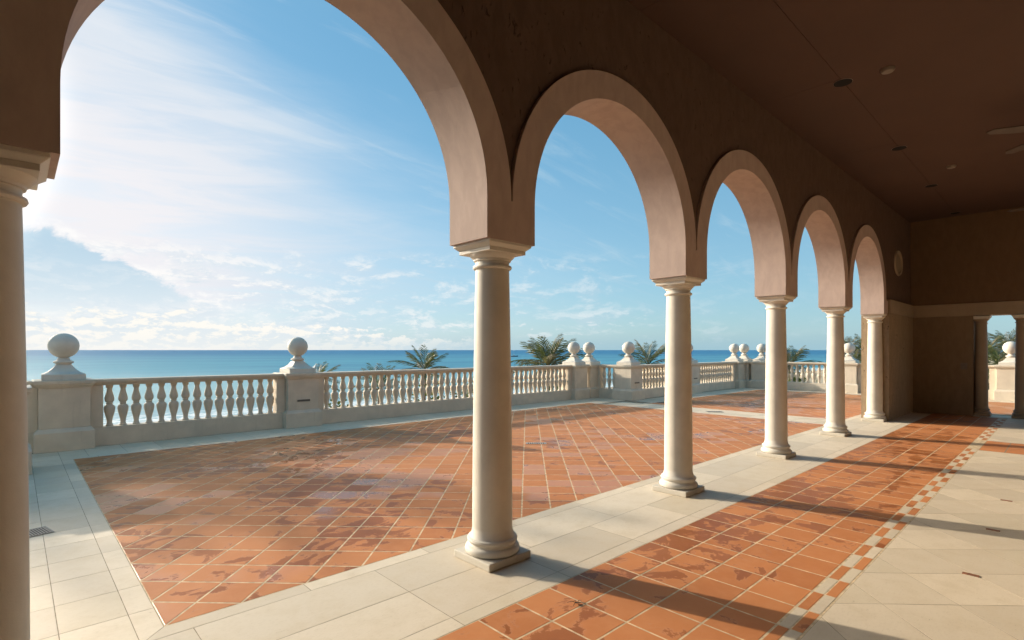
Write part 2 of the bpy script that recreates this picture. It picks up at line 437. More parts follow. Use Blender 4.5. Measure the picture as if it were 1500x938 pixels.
# ------------------------------------------------------------------ pavings, stone by stone
JOINT = .009
def inset(poly, d):
    n = len(poly); out = []
    for i in range(n):
        p0, p1, p2 = Vector(poly[i - 1]), Vector(poly[i]), Vector(poly[(i + 1) % n])
        a, b = (p1 - p0).normalized(), (p2 - p1).normalized()
        na, nb = Vector((-a.y, a.x)), Vector((-b.y, b.x))
        den = 1 + na.dot(nb)
        if den < .15: den = .15
        out.append(tuple(p1 + (na + nb) * (d / den)))
    return out
def area(p): return .5 * sum(p[i - 1][0] * p[i][1] - p[i][0] * p[i - 1][1] for i in range(len(p)))
def clip(poly, x0, x1, y0, y1):
    def cut(p, f):
        out = []
        for i in range(len(p)):
            a, b = p[i - 1], p[i]; fa, fb = f(a), f(b)
            if (fa >= 0) != (fb >= 0):
                t = fa / (fa - fb); out.append((a[0] + (b[0] - a[0]) * t, a[1] + (b[1] - a[1]) * t))
            if fb >= 0: out.append(b)
        return out
    for f in (lambda q: q[0] - x0, lambda q: x1 - q[0], lambda q: q[1] - y0, lambda q: y1 - q[1]):
        if len(poly) < 3: return []
        poly = cut(poly, f)
    out = []
    for q in poly:
        if not out or (abs(q[0] - out[-1][0]) + abs(q[1] - out[-1][1])) > 1e-4: out.append(q)
    if len(out) > 2 and abs(out[0][0] - out[-1][0]) + abs(out[0][1] - out[-1][1]) < 1e-4: out.pop()
    return out
def slab(mb, poly, wob=.0012, rnd=random, arris=.002):
    """one paver: arrised top, slight tilt; poly already inset by half a joint"""
    n = len(poly); cx = sum(p[0] for p in poly) / n; cy = sum(p[1] for p in poly) / n
    dz = rnd.uniform(-wob, wob); tx = rnd.uniform(-wob, wob) * 3; ty = rnd.uniform(-wob, wob) * 3
    top = inset(poly, .0025)
    Z = lambda p, z: (p[0], p[1], z + dz + (p[0] - cx) * tx + (p[1] - cy) * ty)
    vs = [Z(p, -.022) for p in poly] + [Z(p, -arris) for p in poly] + [Z(p, 0) for p in top]
    fs = [tuple(range(2 * n, 3 * n))]
    for i in range(n):
        j = (i + 1) % n
        fs += [(i, j, j + n, i + n), (i + n, j + n, j + 2 * n, i + 2 * n)]
    mb.poly(vs, fs)

CAMX, CAMY = math.cos(YAW), math.sin(YAW)
def in_view(x, y, m=0.06):
    d = x * CAMX + y * CAMY
    if d < .5: return False
    u = (x * CAMY - y * CAMX) / d * 773.9; v = 1.55 / d * 773.9
    return abs(u) < 750 * (1 + m) + 40 and 513 + v < 938 * (1 + m) + 60
def size_of(p):
    x = sum(q[0] for q in p) / len(p); y = sum(q[1] for q in p) / len(p)
    d = x * CAMX + y * CAMY
    return abs(area(p)) / d ** 3 if in_view(x, y) else 0

def pave(parent, name, polys, mat, limit=290, rest_name=None, joint=JOINT, wob=.0004, arris=.002):
    """polys -> up to `limit` single pavers as parts (those that show largest), the rest joined"""
    polys = [p for p in polys if len(p) > 2 and abs(area(p)) > 4e-4]
    polys = [p if area(p) > 0 else p[::-1] for p in polys]
    ranked = sorted(polys, key=lambda p: -size_of(p))
    single = [p for p in ranked[:limit] if size_of(p) > 0]; rest = ranked[len(single):]
    share = {}
    for p in single:
        q = inset(p, joint / 2)
        if abs(area(q)) < 2e-4 or area(q) < 0: continue
        cx = sum(a[0] for a in q) / len(q); cy = sum(a[1] for a in q) / len(q)
        key = tuple((round(a[0] - cx, 3), round(a[1] - cy, 3)) for a in q)
        if key not in share:
            mb = MB(); slab(mb, [(a[0] - cx, a[1] - cy) for a in q], 0.0, arris=arris)
            share[key] = mb.mesh(name, mat)
        link(name, share[key], parent, (cx, cy, random.uniform(0, wob)), (random.uniform(-wob, wob) * 5, random.uniform(-wob, wob) * 5, 0))
    if rest:
        mb = MB()
        for p in rest:
            q = inset(p, joint / 2)
            if area(q) > 2e-4: slab(mb, q, wob, arris=arris)
        part(mb, rest_name or name, mat, parent, kind='stuff')

rect = lambda x0, x1, y0, y1: [(x0, y0), (x1, y0), (x1, y1), (x0, y1)]
def diag(x0, x1, y0, y1, pitch, ox, oy):
    """45 degree grid of squares of side `pitch` with a node at (ox, oy), cut to the rectangle"""
    h = pitch / math.sqrt(2); out = []
    n = int((x1 - x0 + y1 - y0) / h) + 6
    for i in range(-n, n):
        for j in range(-n, n):
            cx, cy = ox + (i + j) * h, oy + (i - j) * h + h
            if cx < x0 - h or cx > x1 + h or cy < y0 - h or cy > y1 + h: continue
            p = clip([(cx, cy - h), (cx + h, cy), (cx, cy + h), (cx - h, cy)], x0, x1, y0, y1)
            if p: out.append(p)
    return out

FX0, FX1, FY0, FY1 = .613, 12.28, 3.4926, 9.73
GX0, GX1, GY0, GY1 = 13.36, 21.15, 3.4926, 8.42
sp = sheet('stone_paving', [(-6, 2.3425), (16.9, 2.3425), (16.9, -5), (22.7, -5), (22.7, 9.9), (14.4, 9.9), (14.4, 11.3), (-6, 11.3)], -.0009, M['stone_grout'], kind='structure')
tp = sheet('terrace_paving', rect(FX0, FX1, FY0, FY1), -.0007, M['grout'], kind='structure')
pave(tp, 'terracotta_tile', diag(FX0, FX1, FY0, FY1, .2829, FX0, FY0), M['terrace_tile'], rest_name='terracotta_tiles', joint=.0105)
fp = sheet('far_terrace_paving', rect(GX0, GX1, GY0, GY1), -.0007, M['grout'], kind='structure')
pave(fp, 'terracotta_tile', diag(GX0, GX1, GY0, GY1, .2829, GX0, GY0), M['terrace_tile'], limit=0, rest_name='terracotta_tiles', joint=.011)
dp = sheet('end_terrace_paving', rect(17.2, 21.3, -3, 3.3), -.0007, M['grout'], kind='structure')
pave(dp, 'terracotta_tile', diag(17.2, 21.3, -3, 3.3, .2829, 17.2, 1), M['terrace_tile'], limit=0, rest_name='terracotta_tiles', joint=.011)

st = []
def run(a0, a1, pitch, start):
    xs = [a0]; t = start
    while t < a1 - .05:
        if t > a0 + .05: xs.append(t)
        t += pitch
    return list(zip(xs, xs[1:] + [a1]))
XA, XB = -3.5, 16.2
for a, b in run(XA, XB, .92, -2.755): st.append(rect(a, b, 2.3425, 2.468))
for a, b in run(XA, XB, .92, -2.755): st.append(rect(a, b, 2.468, 2.918))
for a, b in run(XA, XB, 1.115, -2.615): st.append(rect(a, b, 2.918, 3.365))
for a, b in run(FX0, XB, .92, 1.395): st.append(rect(a, b, 3.365, FY0))
st[-len(run(FX0, XB, .92, 1.395))] = [(.487, 3.365), (1.395, 3.365), (1.395, FY0), (FX0, FY0)]        # mitred corner
for a, b in run(3.365, FY1, .43, 3.79):
    st.append(rect(.487, FX0, a, b) if a > 3.4 else [(.487, 3.365), (FX0, FY0), (FX0, b), (.487, b)])
for a, b in run(3.365, 10.62, .43, 3.79):
    st.append(rect(.178, .487, a, b)); st.append(rect(-.131, .178, a, b))
for a, b in run(3.365, 10.62, .6, 3.9):
    st.append(rect(-.75, -.131, a, b)); st.append(rect(-1.5, -.75, a, b))
for a, b in run(.487, FX1 + .125, .62, .9): st.append(rect(a, b, FY1, FY1 + .125))
for a, b in run(.487, 13.9, .46, .8): st.append(rect(a, b, FY1 + .125, 10.75))
for a, b in run(FY0, FY1, .45, 3.8):
    st.append(rect(FX1, FX1 + .125, a, b))
    if b < 9.4: st.append(rect(FX1 + .125, FX1 + .54, a, b)); st.append(rect(FX1 + .54, GX0 - .125, a, b))
    if b < GY1: st.append(rect(GX0 - .125, GX0, a, b))
for a, b in run(GX0 - .125, 21.9, .62, 13.9): st.append(rect(a, b, GY1, GY1 + .125))
for a, b in run(14.4, 21.9, .46, 14.8): st.append(rect(a, b, GY1 + .125, 9.3))
for a, b in run(12.4, 14.4, .46, 12.8): st.append(rect(a, b, 9.42, 9.855) if b < 13.9 else rect(a, b, GY1 + .13, 9.2))
for a, b in run(-3, GY1, .5, -2.5): st.append(rect(21.32, 21.95, a, b))
pave(sp, 'stone_slab', st, M['stone'], limit=298, rest_name='stone_slabs', joint=.0045, wob=.0002, arris=.0003)

CY0, CY1 = 1.142, 2.3425           # corridor strip of terracotta
cp = sheet('corridor_paving', rect(-4, 16.4, 1.0, CY1), -.0007, M['grout'], kind='structure')
ct = []
for i in range(-24, 46):
    for j in range(4):
        x0 = 3.14 + .3 * (i - 1); p = clip(rect(x0, x0 + .3, CY0 + .3 * j + (.0 if j else .004), CY0 + .3 * (j + 1)), -4, 16.4, CY0, CY1)
        if p: ct.append(p)
pave(cp, 'terracotta_tile', ct, M['corridor_tile'], limit=215, rest_name='terracotta_tiles', joint=.0095)
BX0, BX1 = 10.88, 12.10            # cross band of terracotta in the room
ca, cb = [], []
for i in range(-24, 46):
    x0 = 3.14 + .3 * (i - 1)
    if BX0 - .2 < x0 < BX1 - .1 or x0 > 16.0: continue
    for j in range(2):
        (ca if (i + j) % 2 else cb).append(rect(x0, x0 + .3, 1.009 + .0665 * j, 1.009 + .0665 * (j + 1)))
pave(cp, 'terracotta_check', ca, M['check_tile'], limit=60, rest_name='terracotta_checks', joint=.006)
pave(cp, 'stone_check', cb, M['room_stone'], limit=60, rest_name='stone_checks', joint=.006)

rp = sheet('room_paving', rect(-8, 16.9, -5, 1.0), -.0007, M['stone_grout'], kind='structure')
OX, OY = 4.83, .472
rs = diag(-4, BX0 - .01, -5, 1.0, .459, OX, OY) + diag(BX1 + .01, 16.4, -5, 1.0, .459, OX + 1.298, OY)
pave(rp, 'stone_slab', rs, M['room_stone'], limit=200, rest_name='stone_slabs', joint=.0045, wob=.0002, arris=.0002)
bt = []
for i in range(4):
    for j in range(20): bt.append(rect(BX0 + .305 * i, BX0 + .305 * (i + 1), 1.0 - .3 * (j + 1), 1.0 - .3 * j))
pave(rp, 'terracotta_tile', bt, M['check_tile'], limit=40, rest_name='terracotta_tiles', joint=.011)


# ------------------------------------------------------------------ the arcade
CX = [-.10, 2.608, 5.331, 8.138, 10.970, 13.785]
AY = 2.98; YF, YB = AY - .215, AY + .215
PZ, SPR, CEIL = 2.33, 2.62, 4.75
HALF = .235
aw = thing('arcade_wall', 'long stuccoed wall of round arches standing on the white columns', 'wall', (0, AY, 0))
mb = MB()
W0, W1 = YF + .035, YB - .035
for k in range(len(CX) - 1):
    a, b = CX[k], CX[k + 1]; cx = (a + b) / 2; Ro = (b - a) / 2 - .09
    NS = 40
    for (y, flip) in ((W0 - AY, False), (W1 - AY, True)):
        o = len(mb.v)
        for i in range(NS + 1):
            t = math.pi * i / NS
            x = cx - (Ro) * math.cos(t); z = SPR + .03 + Ro * math.sin(t)
            xt = a + (b - a) * i / NS
            mb.v.append((x, y, z)); mb.v.append((xt, y, CEIL + .3))
        for i in range(NS):
            q = (o + 2 * i, o + 2 * i + 2, o + 2 * i + 3, o + 2 * i + 1)
            mb.f.append(q[::-1] if flip else q)
        p = len(mb.v)
        mb.poly([(a, y, SPR + .03), (cx - Ro, y, SPR + .03), (a, y, CEIL + .3)], [(0, 1, 2) if not flip else (2, 1, 0)])
        mb.poly([(b, y, SPR + .03), (b, y, CEIL + .3), (cx + Ro, y, SPR + .03)], [(0, 1, 2) if not flip else (2, 1, 0)])
mb.box(CX[-1], 16.85, W0 - AY, W1 - AY, 2.66, CEIL + .3)
mb.box(-2.95, CX[0], W0 - AY, W1 - AY, 2.66, CEIL + .3)
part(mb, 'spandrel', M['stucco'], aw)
for k in range(len(CX) - 1):
    a, b = CX[k] + HALF, CX[k + 1] - HALF; cx = (a + b) / 2; ri = (b - a) / 2; ro = (CX[k + 1] - CX[k]) / 2 - .006
    mb = MB(); NS = 56; prof = []
    ring = []
    for i in range(NS + 1):
        t = math.pi * i / NS
        ring.append((cx - ri * math.cos(t), SPR + ri * math.sin(t), cx - ro * math.cos(t), SPR + ro * math.sin(t)))
    ring = [(ring[0][0], SPR - .0, CX[k] + .006, SPR - .0)] + ring[1:-1] + [(ring[-1][0], SPR, CX[k + 1] - .006, SPR)]
    for xi, zi, xo, zo in ring:
        for y in (YF - AY, YB - AY): mb.v.append((xi, y, zi)); mb.v.append((xo, y, zo))
    for i in range(NS):
        o = 4 * i; n = o + 4
        mb.f += [(o, n, n + 1, o + 1), (o + 2, o + 3, n + 3, n + 2), (o, o + 2, n + 2, n), (o + 1, n + 1, n + 3, o + 3)]
    part(mb, 'arch', M['arch'], aw, smooth=35)
for x in CX:
    part(MB().box(x - HALF, x + HALF, YF - AY, YB - AY, PZ, SPR), 'pier_block', M['arch'], aw)

def make_column(name, label, h=PZ, sc=1.0):
    t = thing(name, label, 'column', (0, 0, 0), 0, 'round columns of the loggia')
    part(MB().box(-.205, .205, -.205, .205, 0, .055), 'plinth', M['plinth'], t, bevel=.008)
    pb = [(.0, .055), (.185, .055), (.200, .065), (.205, .083), (.200, .101), (.188, .111), (.178, .114), (.172, .126), (.176, .136), (.186, .143), (.189, .154), (.184, .166), (.170, .172), (.164, .182), (.156, .198), (.150, .235)]
    part(MB().lathe(pb, 48), 'base', M['white'], t, smooth=35)
    ps = []
    for i in range(15):
        u = i / 14; ps.append((.150 - .024 * (u ** 1.7), .235 + u * (2.147 - .235)))
    part(MB().lathe(ps, 48), 'shaft', M['cream'], t, smooth=35)
    pc = [(.126, 2.147), (.140, 2.150), (.146, 2.160), (.143, 2.172), (.127, 2.177), (.127, 2.206), (.139, 2.209), (.141, 2.222), (.150, 2.226), (.168, 2.246), (.174, 2.258)]
    cap = part(MB().lathe(pc, 48), 'capital', M['white'], t, smooth=35)
    part(MB().frustum(.176, 2.258, .176, 2.286).frustum(.178, 2.2862, .205, 2.31).frustum(.207, 2.3102, .207, 2.3298), 'abacus', M['white'], cap, bevel=.003)
    return t
COL_LABEL = ['shaded column cut off by the left edge of the photo',
             'tallest, nearest whole column, on a chipped stone plinth by the wet terrace corner',
             'second column from the nearest whole one, palm fronds showing to its left',
             'slim column in the middle of the row, three ball finials just left of it',
             'column second from the end wall, one ball finial just to its right',
             'last column of the row, engaged in the end of the coral stone wall']
proto = make_column('column', COL_LABEL[1])
for i, x in enumerate(CX):
    o = proto if i == 1 else copy_tree(proto)
    o['label'] = COL_LABEL[i]; o.location = (x, AY, 0)

# end of the loggia: side wall, end wall with its screen of columns, ceiling, room shell
EX = 16.4
lw = thing('side_wall', 'rough coral stone wall closing the arcade beside its last column', 'wall', (0, 0, 0))
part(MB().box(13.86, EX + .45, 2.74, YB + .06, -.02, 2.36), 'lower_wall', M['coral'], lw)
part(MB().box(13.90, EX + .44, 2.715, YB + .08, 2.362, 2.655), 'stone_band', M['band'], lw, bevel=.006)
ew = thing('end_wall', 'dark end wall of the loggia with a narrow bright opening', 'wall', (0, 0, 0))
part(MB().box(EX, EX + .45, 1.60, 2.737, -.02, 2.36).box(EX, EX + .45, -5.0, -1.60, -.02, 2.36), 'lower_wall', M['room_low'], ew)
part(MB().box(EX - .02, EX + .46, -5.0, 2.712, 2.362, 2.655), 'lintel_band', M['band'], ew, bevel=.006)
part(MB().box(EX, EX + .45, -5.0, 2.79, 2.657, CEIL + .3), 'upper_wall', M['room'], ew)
part(MB().box(EX - .05, EX + .5, -1.6, 1.6, -.03, .004), 'threshold', M['stone'], ew)
ENDL = ['slim shaded column on the left side of the bright end opening', 'shaded column on the right side of the bright end opening',
        'column of the end screen beyond the right edge', 'outer column of the end screen beyond the right edge']
for i, y in enumerate((1.475, .775, -.775, -1.475)):
    o = copy_tree(proto); o['label'] = ENDL[i]; o['group'] = 'columns of the end opening'; o.location = (EX + .23, y, .006); o.scale = (.84, .84, 1.005)
    for ch in o.children: ch.material_slots[0].link = 'OBJECT'; ch.material_slots[0].material = M['band']  # same stone as the arcade columns; darker band colour paints in their shade
cl = link('ceiling', None, None, kind='structure')
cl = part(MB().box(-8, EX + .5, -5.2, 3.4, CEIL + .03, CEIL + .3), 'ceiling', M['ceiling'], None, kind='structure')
cl.parent = None
for o in [o for o in D.objects if o.name == 'ceiling' and o.type == 'EMPTY']: D.objects.remove(o)
cl.name = 'ceiling'
xs = [-8, -1.3, 1.5, 4.3, 7.1, 9.9, 12.7, EX - .004]
for a, b in zip(xs, xs[1:]):
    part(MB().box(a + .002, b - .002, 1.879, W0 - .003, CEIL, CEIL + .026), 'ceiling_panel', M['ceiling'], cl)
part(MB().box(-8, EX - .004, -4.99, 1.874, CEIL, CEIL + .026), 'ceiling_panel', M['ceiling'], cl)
part(MB().box(-8, EX + .5, -5.2, -5.0, -.02, CEIL + .03), 'back_wall', M['back'], None, label='plain stuccoed back wall of the loggia', category='wall')
part(MB().box(-2.95, -2.7, -5.0, YB + .06, -.02, 2.66).box(-2.699, -.175, 2.74, YB + .06, -.02, 2.655).box(-2.95, -2.7, -5.0, W0 - .002, 2.662, CEIL + .02), 'near_end_wall', M['room'], None, label='plain stuccoed wall closing the near end of the loggia', category='wall')  # unseen; drawn close and solid to darken the left arches

# ------------------------------------------------------------------ balustrades
PED_Z = 1.085
def pedestal_mesh():
    t = thing('pedestal', 'p', 'pedestal', (0, 0, 0), 0, 'cream pedestals of the terrace balustrade')
    part(MB().stack([(.365, 0), (.365, .285), (.352, .30), (.325, .335), (.310, .345)]), 'base', M['parapet'], t, bevel=.006)
    part(MB().stack([(.308, .3452), (.308, .965)]), 'shaft', M['parapet'], t, bevel=.006)
    part(MB().stack([(.318, .9652), (.322, .985), (.345, 1.0), (.352, 1.02), (.365, 1.03), (.368, 1.075), (.36, PED_Z)]), 'cap', M['parapet'], t, bevel=.004)
    return t
ped = pedestal_mesh()
def slot_on(p):
    b = part(MB().box(-.145, .145, -.316, -.306, .50, .565), 'step_light', M['parapet'], p, bevel=.003)
    part(MB().box(-.130, .130, -.3175, -.3155, .512, .553), 'louvre', M['slot'], b)
def make_ball():
    t = thing('ball_finial', 'b', 'finial', (0, 0, 0), 0, 'stone ball finials on the balustrade')
    part(MB().stack([(.265, 0), (.265, .085), (.252, .094), (.232, .10), (.19, .125), (.145, .165), (.115, .205), (.10, .235)]), 'foot', M['white'], t, smooth=40, bevel=.004)
    part(MB().lathe([(.09, .2352), (.098, .242), (.10, .25), (.125, .262), (.131, .275), (.125, .288), (.098, .298), (.08, .315), (.075, .345)], 32), 'neck', M['white'], t, smooth=40)
    pb = [(.002, .338)]
    for i in range(1, 24):
        a = math.pi * i / 24; pb.append((.197 * math.sin(a), .535 - .197 * math.cos(a)))
    pb.append((.002, .732))
    part(MB().lathe(pb, 40), 'ball', M['white'], t, smooth=40)
    return t
ball = make_ball()
PEDS = [  # x, y, has step light, has ball, pedestal label, ball label
    (4.262, 10.965, 1, 1, 'pedestal between the two front balustrades, louvre slot in its face', 'round ball finial against open sea, second from the left'),
    (.575, 10.965, 0, 1, 'broad shaded pedestal at the left corner of the terrace', 'largest looking ball finial, leftmost, dark against the bright sky'),
    (-.20, 9.22, 0, 0, 'pedestal half hidden behind the left column, nearest of them all', ''),
    (13.07, 10.965, 0, 1, 'left pedestal of the pair at the inner terrace corner', 'left ball of the pair beside the bushy palm'),
    (13.84, 10.967, 0, 1, 'right pedestal of the pair at the inner terrace corner', 'right ball of the pair beside the bushy palm'),
    (14.08, 9.585, 1, 1, 'pedestal at the stepped corner with a louvre slot and a palm behind', 'single ball on the stepped corner, palm fronds to its right'),
    (17.80, 9.585, 1, 1, 'pedestal peeping out right of the second column, louvre slot in its face', 'ball almost hidden behind the second column'),
    (21.67, 9.585, 0, 1, 'first of the three crowded corner pedestals, ending the seaward balustrade', 'first of three close balls at the far corner'),
    (22.35, 9.47, 0, 1, 'middle one of the three crowded corner pedestals', 'middle one of three close balls at the far corner'),
    (22.30, 8.72, 0, 1, 'last of the three crowded corner pedestals, beginning the far balustrade', 'last of three close balls, touching the middle column'),
    (22.30, 5.62, 0, 1, 'far pedestal between the last two columns of the row', 'ball between the last two columns, small palms behind it'),
    (22.30, 1.29, 0, 1, 'sunlit pedestal seen through the narrow end opening', 'ball seen whole through the narrow end opening'),
    (23.15, 1.10, 0, 1, 'pedestal behind, cut off by the end opening', 'ball cut off by the right side of the end opening'),
]
for i, (x, y, s, b, pl, bl) in enumerate(PEDS):
    o = ped if i == 0 else copy_tree(ped)
    o['label'] = pl; o.location = (x, y, .0)
    if b:
        q = ball if i == 0 else copy_tree(ball)
        q['label'] = bl; q.location = (x, y, PED_Z); 
        q.rotation_euler = (0, 0, random.uniform(-.03, .03))
    if i == 0: plain_ped = None
for o in [o for o in D.objects if o.get('category') == 'pedestal']:
    for (x, y, s, b, pl, bl) in PEDS:
        if s and o['label'] == pl: slot_on(o)

BP = [(.056, .300), (.056, .318), (.048, .326), (.045, .338), (.040, .350), (.041, .385), (.050, .43), (.064, .485), (.077, .54), (.083, .585), (.080, .615), (.066, .64),
      (.046, .652), (.043, .66), (.052, .668), (.055, .676), (.048, .684), (.044, .690), (.058, .70), (.070, .725), (.072, .755), (.064, .795), (.050, .84), (.041, .88), (.038, .91),
      (.040, .925), (.052, .932), (.055, .940), (.05, .948), (.053, .952), (.053, .978)]
BP = [(a * .93, b) for a, b in BP]
bal_me = MB().lathe(BP, 16).mesh('baluster', M['parapet'], smooth=40)
bal_low = MB().lathe(BP[::2] + [BP[-1]], 10).mesh('baluster', M['parapet'], smooth=50)
def balustrade(p0, p1, label, end=.17, low=False):
    p0, p1 = Vector(p0), Vector(p1); L = (p1 - p0).length; a = math.atan2(p1.y - p0.y, p1.x - p0.x)
    t = thing('balustrade', label, 'balustrade', (p0.x, p0.y, 0), a, 'balustrade lengths round the terrace')
    part(MB().box(0, L, -.12, .12, -.015, .30), 'base_wall', M['parapet'], t, bevel=.006)
    mb = MB(); 
    for z0, z1, w in ((.978, 1.005, .115), (1.0052, 1.03, .14), (1.0302, 1.078, .165)): mb.box(0, L, -w, w, z0, z1)
    part(mb, 'rail', M['parapet'], t, bevel=.006)
    for x0, x1 in ((.001, end), (L - end, L - .001)): part(MB().box(x0, x1, -.105, .105, .302, .976), 'end_block', M['parapet'], t, bevel=.005)
    n = max(1, round((L - 2 * end) / .186)); pitch = (L - 2 * end) / n
    for i in range(n): link('baluster', bal_low if low else bal_me, t, (end + pitch * (i + .5), 0, 0), (0, 0, random.uniform(0, .4)))
    return t
BYF = 10.89
balustrade((.575 + .312, BYF), (4.262 - .312, BYF), 'shaded balustrade on the left, bright sea glittering through its gaps')
balustrade((4.262 + .312, BYF), (13.07 - .312, BYF), 'longest balustrade, running behind the nearest whole column to the paired balls', low=False)
balustrade((14.02, 10.965 - .312), (14.02, 9.585 + .312), 'shortest balustrade, a few balusters between the paired balls and the stepped corner', end=.08, low=True)
balustrade((14.08 + .312, 9.51), (17.80 - .312, 9.51), 'balustrade passing behind the second column from the stepped corner', low=True)
balustrade((17.80 + .312, 9.51), (21.67 - .312, 9.51), 'balustrade with fine glowing gaps left of the three close balls', low=True)
balustrade((22.24, 8.72 - .312), (22.24, 5.62 + .312), 'far balustrade seen across the red floor between the slim columns', low=True)
balustrade((22.24, 5.62 - .312), (22.24, 1.29 + .312), 'far balustrade hidden mostly by the coral wall, its end in the opening', low=True)
balustrade((22.24, 1.29 - .312), (22.24, -4.5), 'far balustrade running on beyond the right edge', low=True)
balustrade((-5.5, BYF), (.575 - .312, BYF), 'parapet length running left from the broad corner pedestal', end=.55, low=True)
balustrade((-.20 - .312, 9.15), (-5.5, 9.15), 'balustrade leading left behind the shaded column', low=True)


# ------------------------------------------------------------------ small fittings
def grate(label, loc, rz, w, d, n, mat, group='drain covers in the paving'):
    t = thing('drain_grate', label, 'drain', loc, rz, group)
    f = .012
    part(MB().box(-w, w, -d, -d + f, .001, .006).box(-w, w, d - f, d, .001, .006).box(-w, -w + f, -d + f, d - f, .001, .006).box(w - f, w, -d + f, d - f, .001, .006), 'frame', mat, t)
    part(MB().box(-w + f, w - f, -d + f, d - f, .0010, .0022), 'recess', M['black'], t)  # flat black plate painted in for the shade under the bars
    me = MB().box(-.005, .005, -d + f, d - f, .0025, .0055).mesh('bar', mat)
    for i in range(n): link('bar', me, t, (-w + f + (2 * w - 2 * f) * (i + .5) / n, 0, 0))
grate('small silver drain grate in the wet red terrace right of the nearest whole column', (6.30, 6.10, .001), YAW - R(90), .17, .06, 9, M['metal'])
grate('dark drain grate in the pale strip between the two red floors', (12.78, 6.15, .001), R(-45), .20, .10, 9, M['grate'])
grate('dark drain grate near the stepped corner, half behind the second column', (13.95, 8.25, .001), R(-45), .20, .10, 9, M['grate'])
grate('grey drain grate in pale slabs beside the left column', (.09, 6.03, .001), R(12), .14, .12, 14, M['grate'])
me1 = MB().box(-.018, .018, -.045, .045, -.001, .0035).mesh('floor_inset', M['inset'])
for i, (x, y) in enumerate([(4.80, .480), (6.128, .468), (7.425, .464)]):
    link('floor_inset', me1, None, (x, y, .001), (0, 0, .0), label=['red brown inset nearest the camera, at a joint of the pale room floor', 'dark inset lying in a column shadow on the pale room floor', 'farthest dark inset on the pale room floor'][i], category='inset', group='small insets in the room floor')
mb = MB()
for a, l in ((.1, .05), (1.3, .035), (2.2, .06), (3.3, .045), (4.2, .03), (5.3, .055)):
    mb.tube([(0, 0, .006), (math.cos(a) * l * .5, math.sin(a) * l * .5, .014), (math.cos(a) * l, math.sin(a) * l, .004)], [.003, .002, .001], 5)
part(mb, 'dry_twig', M['twig'], None, loc=(2.50, 2.074, .001), label='little dry brown twig on the nearest red corridor tiles', category='twig')

LL = ['recessed black ceiling light nearest the camera', 'second recessed ceiling light along the ceiling joint', 'third recessed ceiling light, above the far arches', 'farthest recessed ceiling light, close to the end wall']
for i, (x, y) in enumerate([(7.21, 1.88), (10.20, 1.88), (12.98, 1.88), (15.97, 1.87)]):
    t = thing('ceiling_light', LL[i], 'light', (x, y, CEIL), 0, 'recessed lights in the ceiling')
    part(MB().lathe([(.088, -.001), (.099, -.001), (.102, -.004), (.099, -.007), (.090, -.007), (.088, -.002)], 28, caps=False), 'trim_ring', M['trim'], t, smooth=40)
    part(MB().lathe([(.097, -.0072), (.097, -.0085)], 28), 'black_baffle', M['black'], t)  # flat black disc stands in for the shade inside the light
for i, (x, y) in enumerate([(7.23, 1.44), (11.84, 1.44)]):
    part(MB().lathe([(.07, 0), (.07, -.02), (.055, -.038), (.02, -.042)], 24), 'smoke_detector', M['trim'], None, loc=(x, y, CEIL - .001), smooth=40,
         label=['pale round smoke detector right of the nearest ceiling light', 'pale round smoke detector far along the ceiling'][i], category='detector', group='smoke detectors')
def fan(label, x, y, rz, zb=4.40):
    t = thing('ceiling_fan', label, 'fan', (x, y, zb), rz, 'ceiling fans')
    part(MB().lathe([(.02, CEIL - zb - .001), (.07, CEIL - zb - .001), (.06, CEIL - zb - .06), (.015, CEIL - zb - .08), (.015, .1), (.1, .08), (.12, .0), (.09, -.06), (.02, -.08)][::-1], 24), 'motor', M['fan'], t, smooth=40)
    for i in range(5):
        a = 2 * math.pi * i / 5; m4 = Matrix.Rotation(a, 4, 'Z') @ Matrix.Rotation(R(13), 4, 'X')
        outl = [(.14, -.025), (.30, -.055), (.70, -.075), (.98, -.05), (1.04, 0), (.98, .06), (.70, .075), (.30, .055), (.14, .025)]
        vs = [m4 @ Vector((px, py, s)) for s in (-.006, .006) for px, py in outl]; n = len(outl)
        part(MB().poly(vs, [tuple(reversed(range(n))), tuple(range(n, 2 * n))] + [(k, (k + 1) % n, (k + 1) % n + n, k + n) for k in range(n)]), 'blade', M['fan'], t)
fan('ceiling fan whose two blade tips enter at the right edge', 9.80, -.12, R(121))
fan('farther ceiling fan with one blade tip at the right edge', 15.00, -.10, R(100))

t = thing('oval_plaque', 'faint oval niche high on the coral wall right of the last arch', 'plaque', (15.05, W0 - .001, 3.58))
n = 40
def oval(rx, rz, y): return [(rx * math.cos(2 * math.pi * i / n), y, rz * math.sin(2 * math.pi * i / n)) for i in range(n)]
vs = oval(.40, .30, 0) + oval(.38, .285, -.03) + oval(.32, .235, -.03) + oval(.30, .22, -.004)
part(MB().poly(vs, [(j * n + i, j * n + (i + 1) % n, (j + 1) * n + (i + 1) % n, (j + 1) * n + i) for j in range(3) for i in range(n)]), 'moulding', M['band'], t, smooth=40)
part(MB().poly(oval(.302, .222, -.006), [tuple(range(n))]), 'panel', M['band'], t)
t = thing('light_switch', 'small pale switch plate on the dark end wall', 'switch', (EX - .001, 1.76, 1.17))
part(MB().box(-.008, 0, -.06, .06, -.075, .075), 'plate', M['trim'], t, bevel=.003)
part(MB().box(-.012, -.0081, -.03, .03, -.045, .045), 'rocker', M['trim'], t, bevel=.002)


